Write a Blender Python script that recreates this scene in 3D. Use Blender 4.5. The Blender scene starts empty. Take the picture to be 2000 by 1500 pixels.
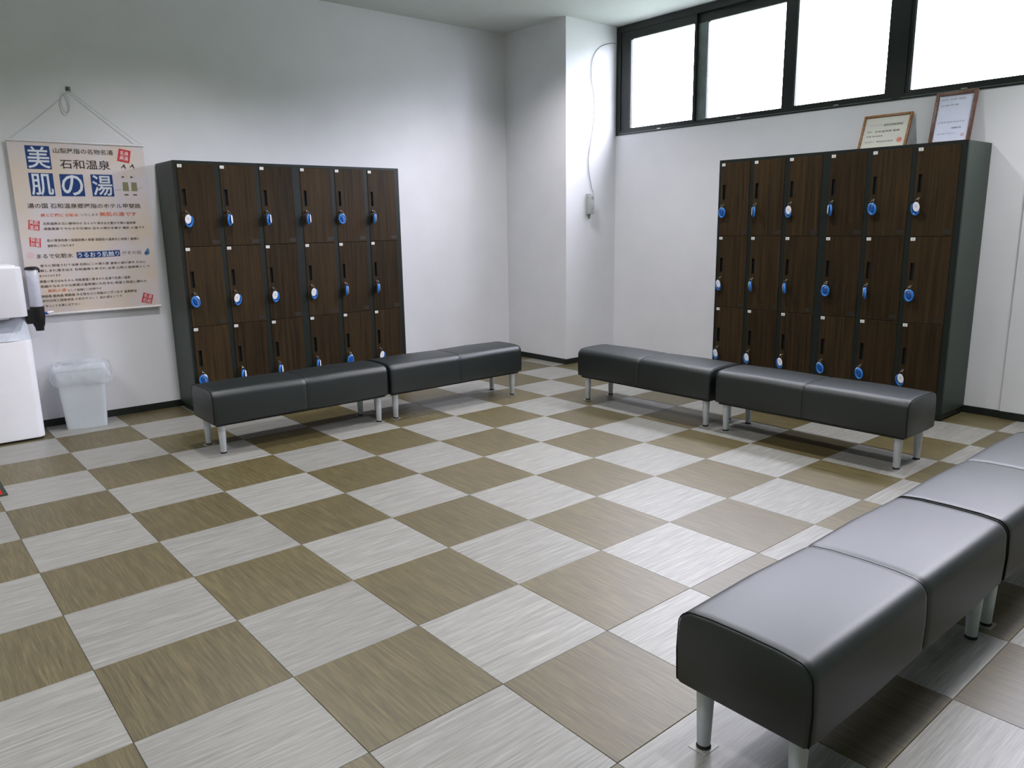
import bpy, bmesh, math, random
from mathutils import Vector, Matrix

# ------------------------------------------------------------------ camera, sky, exposure
scene = bpy.context.scene
COL = scene.collection
random.seed(7)
PI = math.pi


def lin(c):
    return tuple(((v / 255.0) / 12.92 if v / 255.0 <= 0.04045 else ((v / 255.0 + 0.055) / 1.055) ** 2.4) for v in c)


cam_data = bpy.data.cameras.new('camera')
cam_data.sensor_fit = 'HORIZONTAL'
cam_data.sensor_width = 36.0
cam_data.lens = 1488.16 * 36.0 / 2000.0
cam_data.clip_start = 0.05
cam = bpy.data.objects.new('camera', cam_data)
COL.objects.link(cam)
_yaw, _pitch, _roll = 0.8697454, -0.2081116, -0.0161185
_f = Vector((math.cos(_yaw) * math.cos(_pitch), math.sin(_yaw) * math.cos(_pitch), math.sin(_pitch)))
_r = Vector((math.sin(_yaw), -math.cos(_yaw), 0))
_u = _r.cross(_f)
_r2 = math.cos(_roll) * _r + math.sin(_roll) * _u
_u2 = -math.sin(_roll) * _r + math.cos(_roll) * _u
_m = Matrix(((_r2.x, _u2.x, -_f.x), (_r2.y, _u2.y, -_f.y), (_r2.z, _u2.z, -_f.z))).to_4x4()
_m.translation = Vector((-3.52181, -3.81971, 1.33154))
cam.matrix_world = _m
scene.camera = cam

SKY_STRENGTH = 24.0
LAMP_WATTS = 104.0
LAMP_COLOR = (0.985, 0.96, 1.0)
world = bpy.data.worlds.new('overcast_sky')
scene.world = world
world.use_nodes = True
bgn = world.node_tree.nodes.get('Background')
bgn.inputs['Color'].default_value = (0.90, 0.885, 1.0, 1)
bgn.inputs['Strength'].default_value = SKY_STRENGTH

scene.view_settings.view_transform = 'Standard'
scene.view_settings.look = 'None'
scene.view_settings.exposure = 0.0
scene.view_settings.gamma = 1.0
scene.view_settings.use_curve_mapping = False

# room dimensions (metres); floor tiles are 0.45 m
T = 0.45
WL = 2.176      # left wall plane (y)
WR = 2.174      # window wall plane (x)
CX, CY = 1.509, 1.330   # corner column
ZC = 3.096      # ceiling
XMIN, YMIN = -4.95, -5.4
WZ0, WZ1 = 2.128, 3.09  # window strip
WY0, WY1 = 1.330, -3.885
HB = 0.05

for _y0, _y1 in ((1.30, -1.25), (-1.32, -3.86)):
    pl = bpy.data.lights.new('window_portal', 'AREA')
    pl.shape = 'RECTANGLE'
    pl.size = abs(_y1 - _y0)
    pl.size_y = 0.95
    pl.cycles.is_portal = True
    po = bpy.data.objects.new('window_portal', pl)
    COL.objects.link(po)
    # local -Z looks into the room (-x), local X along y
    po.matrix_world = Matrix(((0, 0, 1, WR + 0.19), (1, 0, 0, (_y0 + _y1) / 2), (0, 1, 0, (WZ0 + WZ1) / 2), (0, 0, 0, 1)))

# ------------------------------------------------------------------ materials
def new_mat(name):
    m = bpy.data.materials.new(name)
    m.use_nodes = True
    nt = m.node_tree
    b = nt.nodes.get('Principled BSDF')
    return m, nt, b


def setp(b, rough=0.5, metal=0.0, spec=0.5, coat=0.0, coat_rough=0.28):
    b.inputs['Roughness'].default_value = rough
    b.inputs['Metallic'].default_value = metal
    b.inputs['Specular IOR Level'].default_value = spec
    b.inputs['Coat Weight'].default_value = coat
    b.inputs['Coat Roughness'].default_value = coat_rough


def plain(name, srgb, rough=0.5, metal=0.0, spec=0.5, var=0.06, nscale=30.0, bump=0.0, bscale=200.0, coat=0.0, objrand=0.0):
    """principled surface with a slight procedural mottling and relief"""
    m, nt, b = new_mat(name)
    c = lin(srgb)
    tc = nt.nodes.new('ShaderNodeTexCoord')
    nz = nt.nodes.new('ShaderNodeTexNoise')
    nz.inputs['Scale'].default_value = nscale
    nz.inputs['Detail'].default_value = 3
    nt.links.new(tc.outputs['Object'], nz.inputs['Vector'])
    rp = nt.nodes.new('ShaderNodeValToRGB')
    rp.color_ramp.elements[0].position = 0.3
    rp.color_ramp.elements[1].position = 0.7
    rp.color_ramp.elements[0].color = tuple(v * (1 - var) for v in c) + (1,)
    rp.color_ramp.elements[1].color = tuple(min(1, v * (1 + var)) for v in c) + (1,)
    nt.links.new(nz.outputs['Fac'], rp.inputs['Fac'])
    nt.links.new(rp.outputs['Color'], b.inputs['Base Color'])
    setp(b, rough, metal, spec, coat)
    if bump:
        n2 = nt.nodes.new('ShaderNodeTexNoise')
        n2.inputs['Scale'].default_value = bscale
        n2.inputs['Detail'].default_value = 2
        nt.links.new(tc.outputs['Object'], n2.inputs['Vector'])
        bp = nt.nodes.new('ShaderNodeBump')
        bp.inputs['Strength'].default_value = bump
        bp.inputs['Distance'].default_value = 0.002
        nt.links.new(n2.outputs['Fac'], bp.inputs['Height'])
        nt.links.new(bp.outputs['Normal'], b.inputs['Normal'])
    return m


def tile_mat(name, lo, mid, hi, along_x, rough):
    """woven vinyl: fine threads running one way over a mottled ground"""
    m, nt, b = new_mat(name)
    tc = nt.nodes.new('ShaderNodeTexCoord')
    oi = nt.nodes.new('ShaderNodeObjectInfo')
    add = nt.nodes.new('ShaderNodeVectorMath')
    add.operation = 'ADD'
    cx = nt.nodes.new('ShaderNodeCombineXYZ')
    mu = nt.nodes.new('ShaderNodeMath')
    mu.operation = 'MULTIPLY'
    mu.inputs[1].default_value = 37.0
    nt.links.new(oi.outputs['Random'], mu.inputs[0])
    for i in range(3):
        nt.links.new(mu.outputs[0], cx.inputs[i])
    nt.links.new(tc.outputs['Object'], add.inputs[0])
    nt.links.new(cx.outputs[0], add.inputs[1])

    def streak(sl, st, detail):
        mp = nt.nodes.new('ShaderNodeMapping')
        mp.inputs['Scale'].default_value = (sl, st, 1) if along_x else (st, sl, 1)
        nt.links.new(add.outputs[0], mp.inputs['Vector'])
        nz = nt.nodes.new('ShaderNodeTexNoise')
        nz.inputs['Scale'].default_value = 1.0
        nz.inputs['Detail'].default_value = detail
        nz.inputs['Roughness'].default_value = 0.65
        nt.links.new(mp.outputs[0], nz.inputs['Vector'])
        return nz
    a = streak(5.0, 95.0, 3)
    c = streak(9.0, 330.0, 2)
    mx = nt.nodes.new('ShaderNodeMix')
    mx.data_type = 'FLOAT'
    mx.inputs['Factor'].default_value = 0.45
    nt.links.new(a.outputs['Fac'], mx.inputs['A'])
    nt.links.new(c.outputs['Fac'], mx.inputs['B'])
    rp = nt.nodes.new('ShaderNodeValToRGB')
    e = rp.color_ramp.elements
    e[0].position, e[1].position = 0.30, 0.70
    e[0].color = lin(lo) + (1,)
    e[1].color = lin(hi) + (1,)
    k = e.new(0.5)
    k.color = lin(mid) + (1,)
    nt.links.new(mx.outputs['Result'], rp.inputs['Fac'])
    hv = nt.nodes.new('ShaderNodeHueSaturation')
    mr = nt.nodes.new('ShaderNodeMapRange')
    mr.inputs['To Min'].default_value = 0.90
    mr.inputs['To Max'].default_value = 1.08
    nt.links.new(oi.outputs['Random'], mr.inputs['Value'])
    nt.links.new(mr.outputs[0], hv.inputs['Value'])
    nt.links.new(rp.outputs['Color'], hv.inputs['Color'])
    nt.links.new(hv.outputs['Color'], b.inputs['Base Color'])
    bp = nt.nodes.new('ShaderNodeBump')
    bp.inputs['Strength'].default_value = 0.12
    bp.inputs['Distance'].default_value = 0.001
    nt.links.new(mx.outputs['Result'], bp.inputs['Height'])
    nt.links.new(bp.outputs['Normal'], b.inputs['Normal'])
    setp(b, rough, 0, 0.9)
    return m


def wood_mat(name, ca, cb, scale, rough, along='Z', spec=0.4):
    m, nt, b = new_mat(name)
    tc = nt.nodes.new('ShaderNodeTexCoord')
    oi = nt.nodes.new('ShaderNodeObjectInfo')
    add = nt.nodes.new('ShaderNodeVectorMath')
    add.operation = 'ADD'
    mu = nt.nodes.new('ShaderNodeVectorMath')
    mu.operation = 'SCALE'
    mu.inputs['Scale'].default_value = 23.0
    cx = nt.nodes.new('ShaderNodeCombineXYZ')
    for i in range(3):
        nt.links.new(oi.outputs['Random'], cx.inputs[i])
    nt.links.new(cx.outputs[0], mu.inputs[0])
    nt.links.new(tc.outputs['Object'], add.inputs[0])
    nt.links.new(mu.outputs[0], add.inputs[1])
    mp = nt.nodes.new('ShaderNodeMapping')
    s = {'Z': (scale, scale, 2.0), 'X': (2.0, scale, scale), 'Y': (scale, 2.0, scale)}[along]
    mp.inputs['Scale'].default_value = s
    nt.links.new(add.outputs[0], mp.inputs['Vector'])
    nz = nt.nodes.new('ShaderNodeTexNoise')
    nz.inputs['Scale'].default_value = 1.0
    nz.inputs['Detail'].default_value = 4
    nz.inputs['Roughness'].default_value = 0.6
    nt.links.new(mp.outputs[0], nz.inputs['Vector'])
    rp = nt.nodes.new('ShaderNodeValToRGB')
    e = rp.color_ramp.elements
    e[0].position, e[1].position = 0.32, 0.68
    e[0].color = lin(ca) + (1,)
    e[1].color = lin(cb) + (1,)
    nt.links.new(nz.outputs['Fac'], rp.inputs['Fac'])
    hv = nt.nodes.new('ShaderNodeHueSaturation')
    mr = nt.nodes.new('ShaderNodeMapRange')
    mr.inputs['To Min'].default_value = 0.75
    mr.inputs['To Max'].default_value = 1.2
    nt.links.new(oi.outputs['Random'], mr.inputs['Value'])
    nt.links.new(mr.outputs[0], hv.inputs['Value'])
    nt.links.new(rp.outputs['Color'], hv.inputs['Color'])
    nt.links.new(hv.outputs['Color'], b.inputs['Base Color'])
    setp(b, rough, 0, spec)
    return m


def paper_mat(name, ca, cb, scale):
    m, nt, b = new_mat(name)
    tc = nt.nodes.new('ShaderNodeTexCoord')
    nz = nt.nodes.new('ShaderNodeTexNoise')
    nz.inputs['Scale'].default_value = scale
    nz.inputs['Detail'].default_value = 2
    nt.links.new(tc.outputs['Object'], nz.inputs['Vector'])
    rp = nt.nodes.new('ShaderNodeValToRGB')
    e = rp.color_ramp.elements
    e[0].position, e[1].position = 0.38, 0.64
    e[0].color = lin(ca) + (1,)
    e[1].color = lin(cb) + (1,)
    nt.links.new(nz.outputs['Fac'], rp.inputs['Fac'])
    nt.links.new(rp.outputs['Color'], b.inputs['Base Color'])
    setp(b, 0.6, 0, 0.3)
    return m


def glass_mat(name, refl=0.07, rough=0.02, tint=(0.97, 0.98, 1.0)):
    m = bpy.data.materials.new(name)
    m.use_nodes = True
    nt = m.node_tree
    for n in list(nt.nodes):
        nt.nodes.remove(n)
    out = nt.nodes.new('ShaderNodeOutputMaterial')
    tr = nt.nodes.new('ShaderNodeBsdfTransparent')
    tr.inputs['Color'].default_value = tint + (1,)
    gl = nt.nodes.new('ShaderNodeBsdfGlossy')
    gl.inputs['Roughness'].default_value = rough
    lw = nt.nodes.new('ShaderNodeFresnel')
    lw.inputs['IOR'].default_value = 1.45
    mx = nt.nodes.new('ShaderNodeMixShader')
    ge = nt.nodes.new('ShaderNodeNewGeometry')
    inv = nt.nodes.new('ShaderNodeMath')
    inv.operation = 'SUBTRACT'
    inv.inputs[0].default_value = 1.0
    nt.links.new(ge.outputs['Backfacing'], inv.inputs[1])
    mul = nt.nodes.new('ShaderNodeMath')
    mul.operation = 'MULTIPLY'
    nt.links.new(lw.outputs[0], mul.inputs[0])
    nt.links.new(inv.outputs[0], mul.inputs[1])
    nt.links.new(mul.outputs[0], mx.inputs['Fac'])   # reflect once, at the outer face only
    nt.links.new(tr.outputs[0], mx.inputs[1])
    nt.links.new(gl.outputs[0], mx.inputs[2])
    nt.links.new(mx.outputs[0], out.inputs['Surface'])
    return m


def film_mat(name, srgb, clear, rough=0.2):
    """thin plastic film: part clear, part milky, glossy"""
    m = bpy.data.materials.new(name)
    m.use_nodes = True
    nt = m.node_tree
    b = nt.nodes.get('Principled BSDF')
    out = [n for n in nt.nodes if n.type == 'OUTPUT_MATERIAL'][0]
    b.inputs['Base Color'].default_value = lin(srgb) + (1,)
    setp(b, rough, 0, 0.6)
    tr = nt.nodes.new('ShaderNodeBsdfTransparent')
    nz = nt.nodes.new('ShaderNodeTexNoise')
    nz.inputs['Scale'].default_value = 9
    tc = nt.nodes.new('ShaderNodeTexCoord')
    nt.links.new(tc.outputs['Object'], nz.inputs['Vector'])
    mr = nt.nodes.new('ShaderNodeMapRange')
    mr.inputs['From Min'].default_value = 0.3
    mr.inputs['From Max'].default_value = 0.7
    mr.inputs['To Min'].default_value = max(0, 1 - clear - 0.1)
    mr.inputs['To Max'].default_value = min(1, 1 - clear + 0.1)
    nt.links.new(nz.outputs['Fac'], mr.inputs['Value'])
    mx = nt.nodes.new('ShaderNodeMixShader')
    nt.links.new(mr.outputs[0], mx.inputs['Fac'])
    nt.links.new(tr.outputs[0], mx.inputs[1])
    nt.links.new(b.outputs[0], mx.inputs[2])
    nt.links.new(mx.outputs[0], out.inputs['Surface'])
    return m


def emit_mat(name, col, strength):
    m = bpy.data.materials.new(name)
    m.use_nodes = True
    nt = m.node_tree
    b = nt.nodes.get('Principled BSDF')
    b.inputs['Base Color'].default_value = (0.9, 0.9, 0.9, 1)
    b.inputs['Emission Color'].default_value = col + (1,)
    b.inputs['Emission Strength'].default_value = strength
    return m


M = {
    'wall': plain('wall_paper', (231, 231, 235), 0.75, 0, 0.3, 0.02, 4, 0.25, 420),
    'ceiling': plain('ceiling_board', (208, 213, 210), 0.8, 0, 0.2, 0.02, 6, 0.1, 300),
    'wall_far': plain('wall_paper_bounce_tint', (150, 166, 150), 0.75, 0, 0.3, 0.02, 4, 0.25, 420),  # unseen walls, tone made up to darken and green the bounced light
    'added_lawn': plain('added_lawn', (112, 122, 110), 0.9, 0, 0.1, 0.25, 0.6),
    'added_hill': plain('added_hill_woods', (58, 78, 56), 0.9, 0, 0.1, 0.3, 0.2),
    'slab': plain('screed', (70, 66, 58), 0.8),
    'tile_sheen_lit': tile_mat('woven_vinyl_sheen_lit', (108, 107, 99), (134, 133, 127), (161, 160, 155), True, 0.44),  # same vinyl as the next, thread sheen put into the colour
    'tile_sheen_dim': tile_mat('woven_vinyl_sheen_dim', (60, 51, 24), (84, 75, 42), (112, 101, 66), False, 0.44),
    'base': plain('baseboard_vinyl', (20, 27, 23), 0.5),
    'alu': plain('black_aluminium', (22, 28, 25), 0.4, 0.0, 0.5, 0.05, 40),
    'alu_grey': plain('grey_aluminium', (118, 130, 128), 0.35, 0.5, 0.5, 0.15, 12),
    'rubber': plain('black_rubber', (8, 10, 10), 0.7),
    'glass': glass_mat('window_glass'),
    'steel_dark': plain('dark_green_steel', (44, 56, 47), 0.45, 0.0, 0.4, 0.08, 10, 0.05, 500),
    'frame_dark': plain('black_green_steel', (20, 28, 24), 0.5, 0.0, 0.35, 0.06, 15),
    'walnut': wood_mat('dark_walnut_laminate', (38, 31, 20), (65, 49, 29), 60.0, 0.5, 'Z', 0.15),
    'black': plain('black_plastic', (9, 11, 10), 0.5),
    'card': plain('brown_card_slot', (36, 30, 22), 0.5),
    'plate': plain('white_plate', (225, 226, 222), 0.45),
    'ink': plain('dark_ink', (52, 46, 44), 0.6),
    'ink_grey': plain('grey_ink', (120, 118, 116), 0.6),
    'ink_pale': plain('pale_grey_ink', (176, 174, 182), 0.6),
    'ink_brown': plain('brown_ink', (92, 84, 72), 0.6),
    'ink_blue': plain('navy_ink', (18, 58, 122), 0.5, var=0.12, nscale=60),
    'ink_white': plain('white_ink', (222, 228, 238), 0.5),
    'ink_red': plain('red_ink', (205, 58, 66), 0.55),
    'ink_orange': plain('orange_ink', (226, 128, 98), 0.55),
    'ink_pink': plain('pink_ink', (226, 196, 200), 0.55),
    'ink_skin': plain('skin_ink', (222, 208, 200), 0.55),
    'ink_seal': plain('seal_white_ink', (242, 226, 228), 0.55),
    'ink_olive': plain('olive_ink', (140, 138, 106), 0.55),
    'ink_drop': plain('slate_blue_ink', (96, 128, 162), 0.55),
    'chrome': plain('chrome', (205, 200, 192), 0.22, 1.0, 0.5, 0.03),
    'tag': plain('white_tag', (236, 236, 244), 0.35),
    'band': plain('blue_wrist_band', (48, 124, 208), 0.35, var=0.1, nscale=80),
    'band_dark': plain('deep_blue_plastic', (22, 84, 170), 0.4),
    'leather': plain('black_vinyl_leather', (12, 22, 22), 0.43, 0, 0.78, 0.05, 60, 0.12, 900),
    'seam': plain('seam_thread', (12, 16, 16), 0.8, 0, 0.2),
    'legm': plain('silver_painted_steel', (196, 200, 206), 0.35, 0.25, 0.5, 0.04),
    'pad': plain('clear_foot_pad', (150, 148, 142), 0.3),
    'paper': paper_mat('cream_poster_paper', (222, 206, 190), (222, 214, 220), 3.0),
    'rod': plain('white_rod', (226, 224, 226), 0.4),
    'cord': plain('white_cord', (196, 200, 202), 0.6),
    'hook': plain('grey_hook', (98, 106, 88), 0.5),
    'cooler': plain('white_gloss_plastic', (240, 240, 246), 0.3, 0, 0.5, 0.02, 6),
    'cooler_grey': plain('light_grey_plastic', (190, 196, 206), 0.4),
    'cup': film_mat('milky_tube', (226, 228, 240), 0.22, 0.15),
    'bin': plain('white_grey_bin_plastic', (205, 211, 218), 0.4, 0, 0.5, 0.03, 8),
    'liner': film_mat('clear_bin_liner', (236, 240, 248), 0.66, 0.10),
    'box': plain('grey_white_box', (176, 178, 176), 0.45),
    'cable': plain('grey_cable', (120, 124, 128), 0.5),
    'oak': wood_mat('golden_oak', (122, 78, 34), (176, 122, 62), 90.0, 0.4, 'Y'),
    'brownwood': wood_mat('brown_wood_frame', (92, 66, 56), (136, 100, 84), 90.0, 0.35, 'Y'),
    'cert': plain('cream_certificate', (226, 220, 200), 0.6, var=0.02),
    'cert_white': plain('white_certificate', (236, 236, 248), 0.6, var=0.02),
    'mat_red': plain('red_mat', (172, 38, 24), 0.85, 0, 0.2, 0.2, 120, 0.5, 600),
    'mat_edge': plain('dark_mat_edge', (40, 48, 36), 0.8),
    'ring': plain('white_trim_ring', (225, 225, 222), 0.4),
    'lens': emit_mat('lamp_lens', LAMP_COLOR, 9.0),
}

# ------------------------------------------------------------------ mesh helpers
class MB:
    def __init__(self):
        self.v, self.f, self.s = [], [], []

    def add(self, verts, faces, smooth=False):
        o = len(self.v)
        self.v += [tuple(p) for p in verts]
        self.f += [tuple(i + o for i in f) for f in faces]
        self.s += [smooth] * len(faces)
        return self

    def box(self, x0, y0, z0, x1, y1, z1):
        x0, x1 = sorted((x0, x1)); y0, y1 = sorted((y0, y1)); z0, z1 = sorted((z0, z1))
        v = [(x0, y0, z0), (x1, y0, z0), (x1, y1, z0), (x0, y1, z0), (x0, y0, z1), (x1, y0, z1), (x1, y1, z1), (x0, y1, z1)]
        f = [(3, 2, 1, 0), (4, 5, 6, 7), (0, 1, 5, 4), (1, 2, 6, 5), (2, 3, 7, 6), (3, 0, 4, 7)]
        return self.add(v, f)

    def bbox(self, x0, y0, z0, x1, y1, z1, r, seg=2):
        bm = bmesh.new()
        bmesh.ops.create_cube(bm, size=1.0)
        for p in bm.verts:
            p.co = Vector(((x0 + x1) / 2 + p.co.x * abs(x1 - x0), (y0 + y1) / 2 + p.co.y * abs(y1 - y0), (z0 + z1) / 2 + p.co.z * abs(z1 - z0)))
        bmesh.ops.bevel(bm, geom=bm.edges[:], offset=r, segments=seg, profile=0.5, affect='EDGES')
        bm.verts.index_update()
        self.add([p.co[:] for p in bm.verts], [[p.index for p in f.verts] for f in bm.faces], True)
        bm.free()
        return self

    def lathe(self, prof, n=20, at=(0, 0, 0), axis='Z', smooth=True):
        vs, fs = [], []
        m = len(prof)
        for i in range(n):
            a = 2 * PI * i / n
            for r, h in prof:
                x, y = r * math.cos(a), r * math.sin(a)
                p = {'Z': (x, y, h), 'Y': (x, h, y), 'X': (h, x, y)}[axis]
                vs.append((p[0] + at[0], p[1] + at[1], p[2] + at[2]))
        for i in range(n):
            k = (i + 1) % n
            for j in range(m - 1):
                q = (i * m + j, k * m + j, k * m + j + 1, i * m + j + 1)
                fs.append(q if axis != 'Y' else q[::-1])
        for j in (0, m - 1):
            if prof[j][0] > 1e-6:
                c = [i * m + j for i in range(n)]
                if j == 0: c = c[::-1]
                fs.append(tuple(c if axis != 'Y' else c[::-1]))
        return self.add(vs, fs, smooth)

    def tube(self, pts, r, n=8, closed=False):
        pts = [Vector(p) for p in pts]
        m = len(pts)
        vs, fs = [], []
        up = Vector((0.13, 0.21, 0.97)).normalized()
        for i, p in enumerate(pts):
            if closed:
                t = pts[(i + 1) % m] - pts[i - 1]
            else:
                t = pts[min(i + 1, m - 1)] - pts[max(i - 1, 0)]
            t.normalize()
            a = t.cross(up)
            if a.length < 1e-4: a = t.cross(Vector((1, 0, 0)))
            a.normalize()
            b = a.cross(t)
            for k in range(n):
                an = 2 * PI * k / n
                vs.append(p + r * (math.cos(an) * a + math.sin(an) * b))
        for i in range(m if closed else m - 1):
            j = (i + 1) % m
            for k in range(n):
                l = (k + 1) % n
                fs.append((i * n + k, i * n + l, j * n + l, j * n + k))
        if not closed:
            fs.append(tuple(range(n)))
            fs.append(tuple((m - 1) * n + k for k in range(n))[::-1])
        return self.add(vs, fs, True)

    def rings(self, rings, cap0=True, cap1=True, smooth=True):
        n = len(rings[0])
        vs = [p for r in rings for p in r]
        fs = []
        for i in range(len(rings) - 1):
            for k in range(n):
                l = (k + 1) % n
                fs.append((i * n + k, i * n + l, (i + 1) * n + l, (i + 1) * n + k))
        if cap0: fs.append(tuple(range(n))[::-1])
        if cap1: fs.append(tuple((len(rings) - 1) * n + k for k in range(n)))
        return self.add(vs, fs, smooth)

    def mesh(self, name, mat, sharp=35):
        me = bpy.data.meshes.new(name)
        me.from_pydata(self.v, [], self.f)
        bm = bmesh.new()
        bm.from_mesh(me)
        bmesh.ops.recalc_face_normals(bm, faces=bm.faces[:])
        for f, s in zip(bm.faces, self.s):
            f.smooth = s
        for e in bm.edges:
            if len(e.link_faces) == 2 and e.calc_face_angle(0) > math.radians(sharp):
                e.smooth = False
        bm.to_mesh(me)
        bm.free()
        me.materials.append(M[mat])
        return me

    def obj(self, name, mat, parent=None, sharp=35, loc=None):
        return link(name, self.mesh(name, mat, sharp), parent, loc)


def link(name, me, parent=None, loc=None):
    o = bpy.data.objects.new(name, me)
    COL.objects.link(o)
    if parent: o.parent = parent
    if loc is not None: o.location = loc
    return o


def tag(o, label, cat, group=None):
    o['label'] = label
    o['category'] = cat
    if group: o['group'] = group
    return o


def thing(name, label, cat, loc=(0, 0, 0), rz=0.0, group=None):
    o = bpy.data.objects.new(name, None)
    o.empty_display_size = 0.1
    COL.objects.link(o)
    o.location = loc
    o.rotation_euler = (0, 0, rz)
    return tag(o, label, cat, group)


def struct(o):
    o['kind'] = 'structure'
    return o


def copy_tree(o, parent=None):
    c = o.copy()
    COL.objects.link(c)
    c.parent = parent
    for ch in list(o.children):
        copy_tree(ch, c)
    return c


def text_geo(s, res=2, offset=0.0, align='CENTER', spacing=1.0):
    """vertices/faces of a line of writing, built from the built-in font"""
    cu = bpy.data.curves.new('writing', 'FONT')
    cu.body = s
    cu.resolution_u = res
    cu.offset = offset
    cu.space_character = spacing
    ob = bpy.data.objects.new('writing', cu)
    COL.objects.link(ob)
    dg = bpy.context.evaluated_depsgraph_get()
    dg.update()
    me = ob.evaluated_get(dg).to_mesh()
    vs = [tuple(v.co) for v in me.vertices]
    fs = [tuple(p.vertices) for p in me.polygons]
    bpy.data.objects.remove(ob)
    bpy.data.curves.remove(cu)
    return vs, fs


def fit_text(s, x0, x1, zc, h=None, res=2, offset=0.0, spacing=1.0, rot=0.0):
    """writing scaled into x0..x1 around height zc; returns (x, z) points and faces"""
    ref, _ = text_geo(s, res, 0.0, spacing=spacing)      # clean outline gives the true extent
    vs, fs = text_geo(s, res, offset, spacing=spacing)
    xs = [v[0] for v in ref]; ys = [v[1] for v in ref]
    bad = {k for k, v in enumerate(vs) if not (min(xs) - .06 < v[0] < max(xs) + .06 and min(ys) - .06 < v[1] < max(ys) + .06)}
    if bad:                                              # a thickened stroke has spiked: use the clean outline
        vs, fs = text_geo(s, res, 0.0, spacing=spacing)
    w = max(xs) - min(xs); hh = max(ys) - min(ys)
    sx = (x1 - x0) / w
    sy = sx if h is None else h / hh
    mx, my = (max(xs) + min(xs)) / 2, (max(ys) + min(ys)) / 2
    cx = (x0 + x1) / 2
    out = []
    for v in vs:
        a, b = (v[0] - mx) * sx, (v[1] - my) * sy
        out.append((cx + a * math.cos(rot) - b * math.sin(rot), zc + a * math.sin(rot) + b * math.cos(rot)))
    return out, fs


# ------------------------------------------------------------------ the room
floor = MB().box(XMIN - .2, YMIN - .2, -0.10, WR + .2, WL + .2, -0.006).obj('floor', 'slab')
struct(floor)
# woven vinyl tiles, every second one turned; thread sheen painted in as two tones
def tile_mesh(mat):
    g, h = 0.0006, 0.0012
    a = T / 2 - g
    lo = [(-a, -a, -.006), (a, -a, -.006), (a, a, -.006), (-a, a, -.006)]
    mid = [(x, y, -h) for x, y, _ in lo]
    c = a - h
    up = [(math.copysign(c, x), math.copysign(c, y), 0.0) for x, y, _ in lo]
    return MB().rings([lo, mid, up], True, True, False).mesh('tile', mat)
tl, td = tile_mesh('tile_sheen_lit'), tile_mesh('tile_sheen_dim')
for i in range(-5, 12):
    for j in range(-5, 11):
        o = link('tile', tl if (i + j) % 2 == 0 else td, floor)
        o.location = (-T * (j + .5), -T * (i + .5), 0)

# unseen grass plane added outside, to dim and green light on upper walls
struct(MB().box(WR + .25, -70, -.9, 140, 70, -.6).obj('ground', 'added_lawn'))
# unseen wooded ridge, added to keep low sky light off the left wall
_hv, _hf = [], []
for _k in range(41):
    _y = -160 + 8 * _k
    _h = 12.0 + 1.1 * math.sin(_k * .9) + .6 * math.sin(_k * 2.3) + 12.0 / (1 + math.exp((_y - 8) / 9.0))
    _hv += [(96, _y, -.9), (110, _y, _h), (140, _y, -.9)]
for _k in range(40):
    for _a in (0, 1): _hf.append((_k * 3 + _a, _k * 3 + 3 + _a, _k * 3 + 4 + _a, _k * 3 + 1 + _a))
struct(MB().add(_hv, _hf, True).obj('added_hills', 'added_hill', sharp=80))
struct(MB().box(XMIN - .2, YMIN - .2, ZC, WR + .2, WL + .2, ZC + .12).obj('ceiling', 'ceiling'))
struct(MB().box(XMIN - .2, WL, 0, CX, WL + .2, ZC).obj('wall_left', 'wall'))
struct(MB().box(CX, CY, 0, WR + .2, WL + .2, ZC).obj('wall_corner', 'wall'))
struct(MB().box(WR, YMIN, 0, WR + .2, CY, WZ0).box(WR, YMIN, WZ0, WR + .2, WY1, ZC).obj('wall_right', 'wall'))
struct(MB().box(XMIN - .2, YMIN - .2, 0, WR + .2, YMIN, ZC).obj('wall_back', 'wall_far'))
struct(MB().box(XMIN - .2, YMIN, 0, XMIN, WL, ZC).obj('wall_rear', 'wall_far'))
struct(MB().box(WR - .012, -2.95, 0.0, WR, -2.144, WZ0).obj('trim_1', 'wall'))
b = .007
struct(MB().box(XMIN, WL - b, 0, CX, WL, HB).obj('baseboard_left', 'base'))
struct(MB().box(CX - b, CY - b, 0, CX, WL - b, HB).box(CX, CY - b, 0, WR, CY, HB).obj('baseboard_corner', 'base'))
struct(MB().box(WR - b, -2.144, 0, WR, CY - b, HB).box(WR - .012 - b, -2.95, 0, WR - .012, -2.144, HB).obj('baseboard_right', 'base'))

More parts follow.
